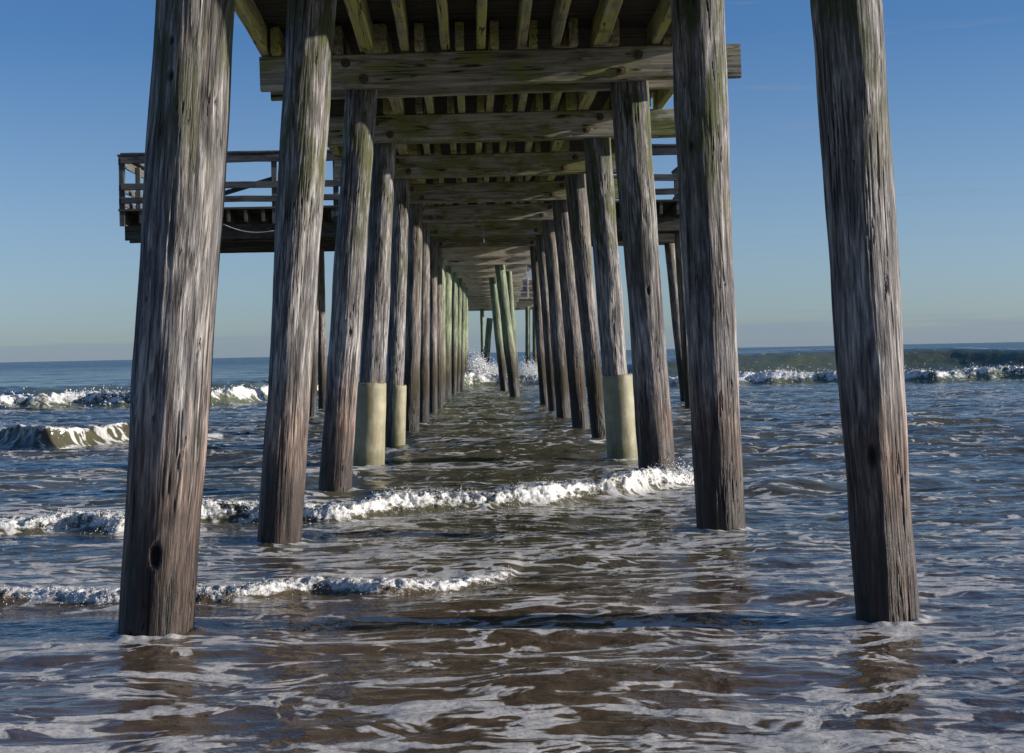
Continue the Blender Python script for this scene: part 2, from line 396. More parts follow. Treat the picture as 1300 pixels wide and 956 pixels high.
px_pile(pier, ROW(4), (737, 538), (712, 255), 21, 22, m_pile_wet, zt=ZT, seed=12, res=2)
px_pile(pier, ROW(5), (537, 528), (539, 281), 16, 14, m_pile_wet, zt=ZT, seed=13, res=1)
px_pile(pier, ROW(5), (716, 531), (697, 280), 19, 16, m_pile_wet, zt=ZT, seed=14, res=1)
px_pile(pier, ROW(6), (549.5, 519), (549, 299), 12, 12, m_pile_wet, zt=ZT, seed=15, res=1)
px_pile(pier, ROW(6), (703, 523), (686.5, 299), 12, 13, m_pile_wet, zt=ZT, seed=16, res=1)
px_pile(pier, ROW(7), (691.5, 516), (678, 312), 12, 11, m_pile_wet, zt=ZT, seed=17, res=1)
px_pile(pier, ROW(7), (557, 512), (556, 312), 11, 10, m_pile_wet, zt=ZT, seed=18, res=1)
for sgn, x0, x1, sdd in ((-1, -1.42, -1.2, 21), (1, 1.85, 1.55, 22)):      # row beside the viewer, out of frame
    pile(pier, Vector((x0, ROW(-2), -.5)), Vector((x1, ROW(-2), ZT)), .16, .165, m_pile, seed=sdd, res=1)

def sleeve(parent, Y, base, top, w, label, chip=0):
    a = at(*base, Y); b = at(*top, Y); d = (b-a).normalized(); r = w*Y/F/2
    p0 = a+d*((-.5-a.z)/d.z); H = (b-p0).length
    q = Vector((0, 0, 1)).rotation_difference(d); nu = 64
    zs = list(np.linspace(0, H, 30)); th = np.linspace(0, 2*math.pi, nu, endpoint=False); rows = []
    for z_ in zs:
        rr = r*(1+.012*fbm(np.cos(th)*2+z_*3, np.sin(th)*2+w, 4, 2))
        rows.append(np.stack([rr*np.cos(th), rr*np.sin(th), np.full(nu, z_)+ (chip*fbm(np.cos(th)*3, np.sin(th)*3, 9, 3) if z_ == zs[-1] else 0)], -1))
    top_ = rows[-1]
    for k, dz in ((.93, .012), (.70, .010), (.3, .02)):
        rows.append(np.stack([top_[:, 0]*k, top_[:, 1]*k, top_[:, 2]+dz], -1))
    V = np.stack(rows, 0)
    me = grid_mesh('sleeve', V, nu, len(rows), closed=True, caps=True)
    o = link('sleeve', me, m_sleeve, parent, p0, q.to_matrix()); o['label'] = label; return o
sleeve(L2, ROW(2)-.02, (467, 598), (469.5, 487), 42, 'wide yellowish concrete sleeve on the left pile', .01)
sleeve(L3, ROW(3), (502, 563), (503.5, 490), 25, 'narrow rust stained concrete sleeve behind the wide one', .01)
sleeve(R2, ROW(2), (791, 589), (784, 477), 39, 'yellowish concrete sleeve on the right pile', .01)

# caps: pixel positions of the bottom edge at the left and right end of each front board
capdef = {1: ((331, 116.5), (940, 98)), 2: ((384, 183.5), (880, 171.5)), 3: ((425, 228), (820, 219)), 4: ((455, 260), (790, 252)), 5: ((475, 284), (775, 277)),
          6: None, 7: None}
caps = {}
for k in range(-2, 8):
    Y = ROW(k)
    if capdef.get(k):
        a = at(*capdef[k][0], Y-.2); b = at(*capdef[k][1], Y-.2)
    else:
        a = Vector((-1.86, Y-.2, CB)); b = Vector((2.34, Y-.2, CB))
        if k in (0,): a.z += .10; b.z += .12
        if k == -1: a.z = 3.2; b.z = 3.22; b.x = 2.45  # unseen cap, hung lower so its shadow reaches further down the left pile
        if k in (6, 7): a.x = -1.95
    a.z += CH/2; b.z += CH/2
    ds = random.uniform(-.02, .02)
    fr = board(pier, a, b, .085, CH, m_cap, 'cap_beam', seed=k+3, wob=.006)
    lift = -.012 if k < 2 else .035
    a2 = a+Vector((random.uniform(.03, .12), .40, lift+ds*.5)); b2 = b+Vector((random.uniform(-.1, 0), .40, lift-ds*.5))
    bk = board(pier, a2, b2, .085, CH, m_cap, 'cap_beam', seed=k+23, wob=.006)
    caps[k] = (a, b)
    if k >= 1:
        L_, R_ = {1: (459, 798), 2: (492, 752), 3: (515, 722), 4: (532, 706), 5: (543, 692), 6: (550, 684), 7: (556, 678)}[k]
        for cx_, sg in ((L_, 1), (R_, -1)):
            X_ = at(cx_, 300, Y).x; t = (X_-a.x)/(b.x-a.x); zc = a.z+(b.z-a.z)*t
            bolt(fr, Vector((X_-.09*sg, Y-.2-.0445, zc+.07))); bolt(fr, Vector((X_+.06*sg, Y-.2-.0445, zc-.065)))

# joists, bay by bay
JX = [-1.68, -1.17, -.78, -.45, -.12, .20, .52, .84, 1.19, 1.66, 2.0]
for k in range(-2, 7):
    (a, b), (c, d) = caps[k], caps[k+1]
    jj = JX if k < 5 else JX[1:-1]
    for i, x in enumerate(jj):
        sh = (.055 if k % 2 else -.055) + random.uniform(-.02, .02)
        def ztop(p, q): return p.z+(q.z-p.z)*(x-p.x)/(q.x-p.x)+CH/2+.118
        za, zb = ztop(a, b), ztop(c, d)
        if k == -2: za = zb = max(za, zb)
        if k == -1: za = zb
        w = .075 if i not in (2, 8) else .12
        board(pier, Vector((x+sh, ROW(k)-.35, za)), Vector((x+sh+random.uniform(-.02, .02), ROW(k+1)+.12, zb)), w, .225, m_joist, 'joist', seed=i+k*11, seg=.4, wob=.005)
# short pale blocks where joists lap the caps
for k in range(1, 7):
    a, b = caps[k]
    for x in JX[2:9]:
        if random.random() < .55:
            z = a.z+(b.z-a.z)*(x-a.x)/(b.x-a.x)+CH/2+.012
            board(pier, Vector((x-.09, ROW(k)-.215, z)), Vector((x+.07, ROW(k)-.215, z)), .06, .022, m_fresh, 'shim', seed=k, seg=1)

def planks(parent, x0, x1, y0, y1, zf, mat, name='deck', w=.14, gap=.012, t=.04):
    vs, fs = [], []; y = y0; i = 0
    org = Vector((x0, y0, zf(y0)))
    while y < y1:
        j = random.uniform(-.03, .03); dz = random.uniform(-.003, .003)
        zz = zf(y)+dz; b0 = len(vs)
        xa, xb = (x0(y) if callable(x0) else x0)+j, (x1(y) if callable(x1) else x1)+j
        for (X_, Y_, Z_) in ((xa, y, zz), (xb, y, zz), (xb, y+w, zz), (xa, y+w, zz), (xa, y, zz+t), (xb, y, zz+t), (xb, y+w, zz+t), (xa, y+w, zz+t)):
            vs.append(Vector((X_, Y_, Z_))-org)
        for f in ((3, 2, 1, 0), (4, 5, 6, 7), (0, 1, 5, 4), (1, 2, 6, 5), (2, 3, 7, 6), (3, 0, 4, 7)): fs.append([b0+q for q in f])
        y += w+gap; i += 1
    me = bpy.data.meshes.new(name); me.from_pydata([tuple(v) for v in vs], [], fs); me.update()
    return link(name, me, mat, parent, org)
def zdeck(y):
    k = (y-10.03)/3.4; k0 = int(math.floor(min(max(k, 1), 5.999))); f = min(max(k-k0, 0), 1)
    a, b = caps[k0]; c, d = caps[k0+1]
    return ((a.z+b.z)/2*(1-f)+(c.z+d.z)/2*f)+CH/2+.118+.1125+.012
planks(pier, -1.74, 2.06, ROW(-2)-.4, ROW(7)+.7, zdeck, m_deck)

# ------------------------------------------------------------------ side platform
plat = thing('side_platform', 'dark timber platform with a railing jutting out sideways beneath the sky', 'platform', (-1.0, ROW(6), -.3))
YF = ROW(6)-.75
def pb(p, q, w, h, name, mat=m_rail, Y=YF, Y2=None, parent=plat, **k):
    return board(parent, at(*p, Y), at(*q, Y2 or Y), w, h, mat, name, **k)
XL = at(151, 300, YF).x; XR = 4.7
for Y, z0 in ((ROW(6)-.2, 3.52), (ROW(6)+.2, 3.5), (ROW(7)-.2, 3.52), (ROW(7)+.2, 3.5)):
    for s0, s1 in ((XL-.0, -1.98), (2.37, XR)):
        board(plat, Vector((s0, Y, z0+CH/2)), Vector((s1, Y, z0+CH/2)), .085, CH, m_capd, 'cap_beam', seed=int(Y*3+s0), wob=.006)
ZPD = 3.52+CH+.235
jx = XL+.08; n = 0
while jx < XR:
    if not (-2.0 < jx < 2.35):
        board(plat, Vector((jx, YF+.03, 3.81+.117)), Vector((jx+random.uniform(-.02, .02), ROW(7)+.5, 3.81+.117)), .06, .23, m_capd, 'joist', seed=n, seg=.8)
    jx += .335; n += 1
for x0, x1 in ((XL, -1.98), (2.37, XR)):
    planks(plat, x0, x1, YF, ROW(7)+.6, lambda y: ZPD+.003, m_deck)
ZR = ZPD+.04
def railing(parent, P, Q, posts, tilt=0):
    d = Q-P
    for t, post in posts:
        p = P+d*t
        board(parent, Vector((p.x, p.y, ZR-.32)), Vector((p.x, p.y, ZR+.98)), .10, .10, m_rail, 'post', seed=int(t*40))
    for z, hh, ww in ((.96, .19, .04), (.43, .13, .04), (.16, .12, .04)):
        n_ = Vector((d.y, -d.x, 0)).normalized()*-.0
        o_ = Vector((0, -.075, z)) if abs(d.x) > abs(d.y) else Vector((-.075, 0, z))
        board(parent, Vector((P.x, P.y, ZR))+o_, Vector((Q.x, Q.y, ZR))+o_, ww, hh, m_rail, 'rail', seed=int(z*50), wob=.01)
    o_ = Vector((0, -.03, 1.06)) if abs(d.x) > abs(d.y) else Vector((-.03, 0, 1.06))
    board(parent, Vector((P.x, P.y, ZR))+o_, Vector((Q.x, Q.y, ZR))+o_, .17, .04, m_rail, 'rail_cap', seed=5, wob=.01)
xl = XL+.06
railing(plat, Vector((xl, YF+.08, 0)), Vector((-2.05, YF+.08, 0)), [(0, 1), (.31, 1), (.63, 1), (.885, 1), (1, 1)])
railing(plat, Vector((2.45, YF+.08, 0)), Vector((XR-.06, YF+.08, 0)), [(0, 1), (.48, 1), (1, 1)])
railing(plat, Vector((xl, YF+.2, 0)), Vector((xl, ROW(7)+.5, 0)), [(.30, 1), (.65, 1), (1, 1)])
railing(plat, Vector((XR-.06, YF+.2, 0)), Vector((XR-.06, ROW(7)+.5, 0)), [(.5, 1), (1, 1)])
# bench seen edge-on beside the left railing, broken board leaning on the rail
board(plat, Vector((xl+.25, YF+1.0, ZR+.48)), Vector((xl+1.6, YF+1.0, ZR+.48)), .3, .05, m_rail, 'bench_seat', seed=3)
for q in (.3, 1.5): board(plat, Vector((xl+q, YF+1.0, ZR)), Vector((xl+q, YF+1.0, ZR+.45)), .09, .25, m_rail, 'bench_leg', seed=4)
board(plat, at(283, 246, YF+.15), at(349, 226, YF+.15), .04, .09, m_rail, 'broken_board', seed=8, label='grey board come loose and slanting across the rails')
A_, B_ = at(281, 284, YF-.04), at(348, 293, YF-.04)
tube(plat, [A_.lerp(B_, t)+Vector((0, 0, -.09*math.sin(math.pi*t))) for t in np.linspace(0, 1, 12)], .010, m_rope, 'rope')
px_pile(plat, ROW(7), (410, 521), (406.5, 322), 12, 10, m_pile_wet, zt=ZT, seed=31, res=1)
px_pile(plat, ROW(6), (396, 527), (401, 306), 12, 11, m_pile_wet, zt=ZT, seed=32, res=1)
px_pile(plat, ROW(7), (869, 505), (850, 313), 11, 13, m_pile_wet, zt=ZT, seed=33, res=1)
px_pile(plat, ROW(6)+.1, (874.5, 510), (863, 304), 11, 13, m_pile_wet, zt=ZT, seed=34, res=1)
px_pile(plat, ROW(7), (222, 521), (232, 322), 13, 12, m_pile_wet, zt=ZT, seed=35, res=1)

# cord hanging from a crossbeam
cord = tube(None, [at(610.5, 281, ROW(5)+.3), at(611.5, 288, ROW(5)+.3), at(614, 296, ROW(5)+.3), at(614, 303, ROW(5)+.3), at(614.5, 308, ROW(5)+.3)], .007, m_rope, 'hanging_cord')
tag(cord, 'thin pale cord hanging down from a dark crossbeam in the middle of the pier', 'cord')

# ------------------------------------------------------------------ far extension
ext = thing('pier_extension', 'far newer stretch of pier on greenish treated piles with pale planked underside', 'pier', (.3, ROW(9), -.3))
E = lambda k: ROW(k)
def exl(y): return -1.0+.016*(y-36)
def exr(y): return 1.42+.018*(y-36)
for k in range(8, 22):
    Y = E(k)
    zb = 3.5
    for dy in (-.18, .18):
        board(ext, Vector((exl(Y), Y+dy, zb+.15)), Vector((exr(Y)+random.uniform(-.05, .12), Y+dy, zb+.15)), .07, .30, m_far, 'cap_beam', seed=k)
for i in range(7):
    t = i/6
    y0, y1 = E(7)+.9, E(21)+1.5
    board(ext, Vector((exl(y0)*(1-t)+exr(y0)*t, y0, 3.93)), Vector((exl(y1)*(1-t)+exr(y1)*t, y1, 3.93)), .07, .22, m_far, 'joist', seg=3, seed=i)
def deck_ext():
    vs, fs = [], []; y = E(7)+.85; org = Vector((0, y, 4.045))
    while y < E(21)+1.6:
        b0 = len(vs); j = random.uniform(-.04, .04)
        for dz in (0, .04):
            for (X_, Y_) in ((exl(y)-.05+j, y), (exr(y)+.05+j, y), (exr(y)+.05+j, y+.14), (exl(y)-.05+j, y+.14)):
                vs.append((X_-org.x, Y_-org.y, dz))
        for f in ((3, 2, 1, 0), (4, 5, 6, 7), (0, 1, 5, 4), (1, 2, 6, 5), (2, 3, 7, 6), (3, 0, 4, 7)): fs.append([b0+q for q in f])
        y += .15
    me = bpy.data.meshes.new('deck'); me.from_pydata(vs, [], fs); me.update(); link('deck', me, m_far, ext, org)
deck_ext()
gp = lambda *a, **k: px_pile(ext, *a, mat=m_pile_green, res=1, zt=3.78, **k)
gp(E(8), (560, 512), (559, 318), 12, 12, seed=40)
gp(E(9), (565.5, 506), (566.5, 318), 15.5, 14, seed=41)
gp(E(10), (575.5, 494), (577, 340), 9, 9, seed=42)
gp(E(11), (580, 493), (583, 350), 9, 9, seed=43)
gp(E(12), (585.5, 492), (588, 360), 8, 7, seed=44)
gp(E(13), (589.5, 485), (591, 366), 6, 6, seed=45)
gp(E(15), (592, 476), (592, 372), 5, 5, seed=46)
gp(E(9), (653.5, 502), (632.5, 318), 14, 13, seed=47)
gp(E(10), (655, 497), (645.5, 341), 10, 8, seed=48)
gp(E(11), (640, 493), (623, 330), 10, 10, seed=49)
for k in range(13, 21, 2): gp(E(k), (648, 470), (645, 380), 340/E(k)*.9, 340/E(k)*.9, seed=50+k)
# white painted bands / ends of joists on the right edge
for k in range(8, 12):
    Y = E(k)
    board(ext, Vector((exr(Y)-.02, Y-.24, 3.72)), Vector((exr(Y)+.16, Y-.24, 3.72)), .05, .10, m_fresh, 'joist_end', seed=k, seg=1)
head = thing('crosswise_platform', 'distant crosswise pier head platform behind the green piles, with white rails', 'pier head', (1.5, 82, -.3))
Y = 82
for dy in (0, 1.5, 3): board(head, Vector((-.7, Y+dy, 3.72)), Vector((4.6, Y+dy, 3.72)), .15, .42, m_far, 'cap_beam', seed=int(dy))
board(head, Vector((-.8, Y+1.5, 4.03)), Vector((4.7, Y+1.5, 4.03)), 4.4, .08, m_far, 'deck', seed=9)
for z in (4.35, 4.7, 5.05): board(head, Vector((2.2, Y-.3, z)), Vector((4.6, Y-.3, z)), .05, .09, m_white, 'rail', seed=3)
for x in (2.2, 3.0, 3.8, 4.6): board(head, Vector((x, Y-.36, 3.95)), Vector((x, Y-.36, 5.1)), .09, .09, m_far, 'post', seed=4)
for (bx, tx, w) in ((613, 612, 5), (670, 670, 6), (679, 679, 6), (704, 702, 6)):
    px_pile(head, Y, (bx, 461), (tx, 392), w, w, m_pile_green, zt=3.6, seed=bx, res=0)
m_brown = simple('pinkish_brown_panel', (.20, .14, .12), (.30, .22, .19), 2, .8)
board(head, Vector((2.25, Y-.15, 4.62)), Vector((4.55, Y-.15, 4.62)), .05, .78, m_brown, 'panel', seed=6)
house = thing('pier_building', 'small grey blue sided building standing on the distant pier head', 'building', (3.5, 83.8, 4.07))
M_ = Mat('vertical_siding'); tcn = M_.n('ShaderNodeTexCoord'); sx = M_.n('ShaderNodeSeparateXYZ'); M_.l(tcn.outputs['Object'], sx.inputs[0])
fr_ = M_.math('FRACT', M_.math('MULTIPLY', sx.outputs['X'], 4.0)); ln = M_.mr(fr_, 0, .15, 0, 1)
M_.l(M_.mix(ln, (.06, .06, .08), (.17, .165, .20)), M_.b.inputs['Base Color'])
def boxm(name, c, s, mat, parent):
    me = bpy.data.meshes.new(name); x, y, z = s[0]/2, s[1]/2, s[2]/2
    vs = [(-x, -y, -z), (x, -y, -z), (x, y, -z), (-x, y, -z), (-x, -y, z), (x, -y, z), (x, y, z), (-x, y, z)]
    me.from_pydata(vs, [], [(3, 2, 1, 0), (4, 5, 6, 7), (0, 1, 5, 4), (1, 2, 6, 5), (2, 3, 7, 6), (3, 0, 4, 7)]); me.update()
    return link(name, me, mat, parent, c)
boxm('wall', Vector((3.55, 83.9, 5.1)), (2.5, 1.6, 2.05), M_.m, house)
me = bpy.data.meshes.new('roof'); me.from_pydata([(-1.45, -1, 0), (1.45, -1, 0), (1.45, 1, 0), (-1.45, 1, 0), (-1.45, -1, .08), (1.45, -1, .08), (1.45, 0, .34), (-1.45, 0, .34), (1.45, 1, .08), (-1.45, 1, .08)], [],
   [(3, 2, 1, 0), (0, 1, 5, 4), (4, 5, 6, 7), (7, 6, 8, 9), (2, 3, 9, 8), (1, 2, 8, 6, 5), (3, 0, 4, 7, 9)]); me.update()
link('roof', me, m_siding, house, (3.55, 83.9, 6.13))
boxm('window', Vector((3.1, 83.09, 5.3)), (.7, .04, .7), m_white, house)
# broken stub
stub = px_pile(None, 68, (616, 470), (622, 404), 8, 8, m_pile_green, zt=at(622, 404, 68).z, seed=77, res=1, name='pile_stub')
tag(stub, 'short broken pile stub leaning in the surf between the far green piles', 'pile stub')

# ------------------------------------------------------------------ sea
def line(pts):
    G = [ground(*p[:2]) for p in pts]; return np.array([g.x for g in G]), np.array([g.y for g in G]), np.array([p[2] for p in pts], float)
LN = {
 'F1': line([(-600, 770, .06), (-200, 768, .08), (0, 766, .085), (150, 763, .09), (260, 762, .12), (400, 753, .12), (500, 750, .12), (580, 748, .085), (640, 735, .05), (665, 722, 0), (700, 715, 0)]),
 'F2': line([(-700, 690, .05), (-200, 680, .08), (0, 675, .11), (90, 671, .13), (150, 675, .13), (260, 662, .15), (330, 662, .15), (450, 657, .19), (600, 646, .20), (700, 643, .21), (800, 634, .22), (855, 626, .26), (880, 620, .12), (900, 615, .03), (930, 615, 0)]),
 'F3': line([(-900, 580, .3), (-200, 572, .42), (0, 569, .42), (60, 569, .40), (170, 562, .30), (230, 560, .12), (290, 558, 0)]),
 'F4': line([(-900, 545, .5), (-200, 525, .65), (0, 521, .68), (100, 518, .62), (200, 516, .6), (270, 514, .62), (340, 509, .6), (420, 503, .4), (520, 495, .42), (600, 491.5, .75), (640, 491, .6), (690, 490, .5), (850, 491, .5), (940, 489, .62), (1050, 487, .58), (1300, 482, .62), (1500, 480, .6), (2200, 470, .5)]),
}
def breaker(X, Y, key, wf, wb, wig, lump, seed):
    gx, gy, ga = LN[key]
    yc = np.interp(X, gx, gy) + wig*fbm(X*.9/wig**.5*.35, 0*X+seed, seed, 3); A = np.interp(X, gx, ga)
    yc = yc + A*1.0
    u = Y-yc
    m = (np.abs(u) < 6*(wf+wb)) & (A > .001)
    h = np.zeros_like(X); w = np.zeros_like(X); tr = np.zeros_like(X); dy = np.zeros_like(X)
    x_, y_, u_, a_ = X[m], Y[m], u[m], A[m]
    A2 = a_*(1+.35*fbm(x_*1.1/(wf*4), 0*x_, seed+2, 3))
    a_ = a_*{'F1': .54, 'F2': .66, 'F3': .72, 'F4': .62}[key]; A2 = A2*{'F1': .54, 'F2': .66, 'F3': .72, 'F4': .62}[key]
    pf = np.where(u_ < 0, np.exp(-(np.abs(u_)/wf)**2.6), np.exp(-(u_/wb)**1.6))
    k = lump
    bil = 1-np.abs(fbm(x_*k, y_*k*1.2, seed+5, 4, .6))*1.6
    zone = np.exp(-((u_+wf*.1)/(wf*1.15))**4)
    ss = sstep(0, .03, a_)
    h[m] = A2*pf + a_*{'F1': .20, 'F2': .19, 'F3': .06, 'F4': .16}[key]*(bil-.62)*zone + a_*.05*fbm(x_*k*3.1, y_*k*3.1, seed+8, 2)*zone
    dy[m] = -a_*.65*np.exp(-((u_)/(wf*.8))**2)*pf*(.6+.6*bil)
    if key == 'F3': zone = np.exp(-((u_+.02)/.16)**2)+.85*np.exp(-((u_+.62)/.22)**2)
    w[m] = np.maximum(zone*(.82+.3*fbm(x_*k*.4, y_*k*.4, seed+21, 3)), np.exp(-((u_+wf*2.0)/(wf*.8))**2)*(.35+.5*fbm(x_*k*.5, 0*x_, seed+22, 2)))*ss
    tr[m] = np.exp(-np.clip(u_, 0, None)/(wb*2.2))*(u_ > -wf*.5)*ss*.9
    return h, w, tr, dy
pile_feet = []
for o in list(col.objects):
    if o.type == 'MESH' and o.name.split('.')[0] in ('pile', 'sleeve'):
        Mx = wmat[o.name]; p = Mx.translation; zx = Mx.to_3x3() @ Vector((0, 0, 1)); q = p+zx*((0-p.z)/zx.z)
        if q.y < 40: pile_feet.append((q.x, q.y, max(abs(v) for v in [o.data.vertices[0].co.x, .1])))
def sea_field(X, Y):
    X = X.astype(np.float32); Y = Y.astype(np.float32)
    near = 1-sstep(7, 16, Y); far = sstep(38, 75, Y); mid = (1-near)*(1-far)
    wx = X+.5*fbm(X*.15, Y*.15, 91, 2); wy = Y+.9*fbm(X*.12, Y*.2, 92, 2)
    h = np.zeros_like(X)
    h += (.010+.006*np.clip(Y-6, 0, 10)/10)*fbm(wx*1.3, wy*2.6, 1, 3)*(1-far)
    h += .006*(1-far)*(.5-np.abs(fbm(wx*1.5, wy*4.6, 2, 3))*1.7)
    h += .0030*(1-sstep(10, 25, Y))*fbm(wx*7, wy*13, 3, 3)
    ch = (.45-np.abs(fbm(wx*.24, wy*.72, 4, 4))*1.5)
    h += .052*(mid+.25*far)*ch + .028*mid*(.45-np.abs(fbm(wx*.6, wy*1.8, 6, 3))*1.5)
    h += .02*near*fbm(wx*.5, wy*1.2, 8, 2)
    h += far*(.16*(.45-np.abs(fbm(wx*.07, wy*.16, 12, 4))*1.5)+.10*fbm(X*.03, Y*.07, 14, 3))
    foam = .30*near+.215*mid+.04*far
    foam = foam+.24*fbm(X*.30, Y*.6, 20, 3)
    white = np.zeros_like(X); dy = np.zeros_like(X)
    for key, wf, wb, wig, lump, sd_ in (('F1', .10, .55, .25, 11, 101), ('F2', .16, .95, .45, 8, 102), ('F3', .32, 1.7, .6, 2.2, 103), ('F4', .85, 2.6, 1.8, 1.8, 104)):
        hh, w, tr, d_ = breaker(X, Y, key, wf, wb, wig, lump, sd_)
        h += hh; white = np.maximum(white, w); foam = np.maximum(foam, tr*.62+.0); dy += d_
    # unbroken swell behind the outer breaker, higher on the right
    gx, gy, ga = LN['F4']; yc = np.interp(X, gx, gy)
    rgt = sstep(3, 9, X); sw = .55+.60*rgt
    u = Y-(yc+8.5+1.2*fbm(X*.08, 0*X, 33, 2))
    h += sw*np.where(u < 0, np.exp(-(u/2.4)**2), np.exp(-(u/9)**2))*(.85+.2*fbm(X*.05, 0*X+3, 34, 2))
    foam -= .25*np.exp(-((u+1)/7)**2)
    # smooth small swells seen right of the pier
    for (px, py, A, wx_, wy_) in ((1000, 622, .12, .55, .22), (1090, 755, .03, .5, .1), (700, 570, .10, 1.3, .5), (1150, 540, .12, 1.6, .7), (130, 700, .03, 1, .2)):
        g = ground(px, py); uu = (Y-g.y)
        h += A*np.exp(-((X-g.x)/wx_)**2)*np.where(uu < 0, np.exp(-(uu/wy_)**2), np.exp(-(uu/(wy_*2.5))**2))
    for (fx, fy, fr) in pile_feet:
        dd = np.sqrt((X-fx)**2+((Y-fy)*1.0)**2)-fr
        foam = foam + .40*np.exp(-(dd/.09)**2)*(fy < 20)
        h += .014*np.exp(-((dd-.02)/.04)**2)*(fy < 20)*(.6+fbm(X*9, Y*9, 77, 2))
    h *= sstep(1.0, 4.5, Y)*.9+.1
    return h, dy, np.clip(foam, 0, 1), np.clip(white, 0, 1)
ys = [1.0]
while ys[-1] < 26000:
    y = ys[-1]
    if y < 4.4: d = .06
    elif y < 13.5: d = .018
    elif y < 60: d = .018+(y-13.5)*.0042
    else: d = .174+(y-60)*.03
    ys.append(y+d)
ys = np.array(ys)
td = np.linspace(-.37, .37, 900); sp_ = np.array([.43, .47, .52, .6, .7, .85, 1.05, 1.35, 1.8, 2.5, 3.5, 5, 8, 14, 28])
ts = np.concatenate([-sp_[::-1], td, sp_])
YY, TT = np.meshgrid(ys, ts, indexing='ij'); XX = TT*(YY+3.0)
h, dyy, fo, wh = sea_field(XX, YY)
V = np.stack([XX, YY+dyy, h], -1)
me = grid_mesh('sea', V, len(ts), len(ys))
attr(me, 'foam', fo); attr(me, 'white', wh)

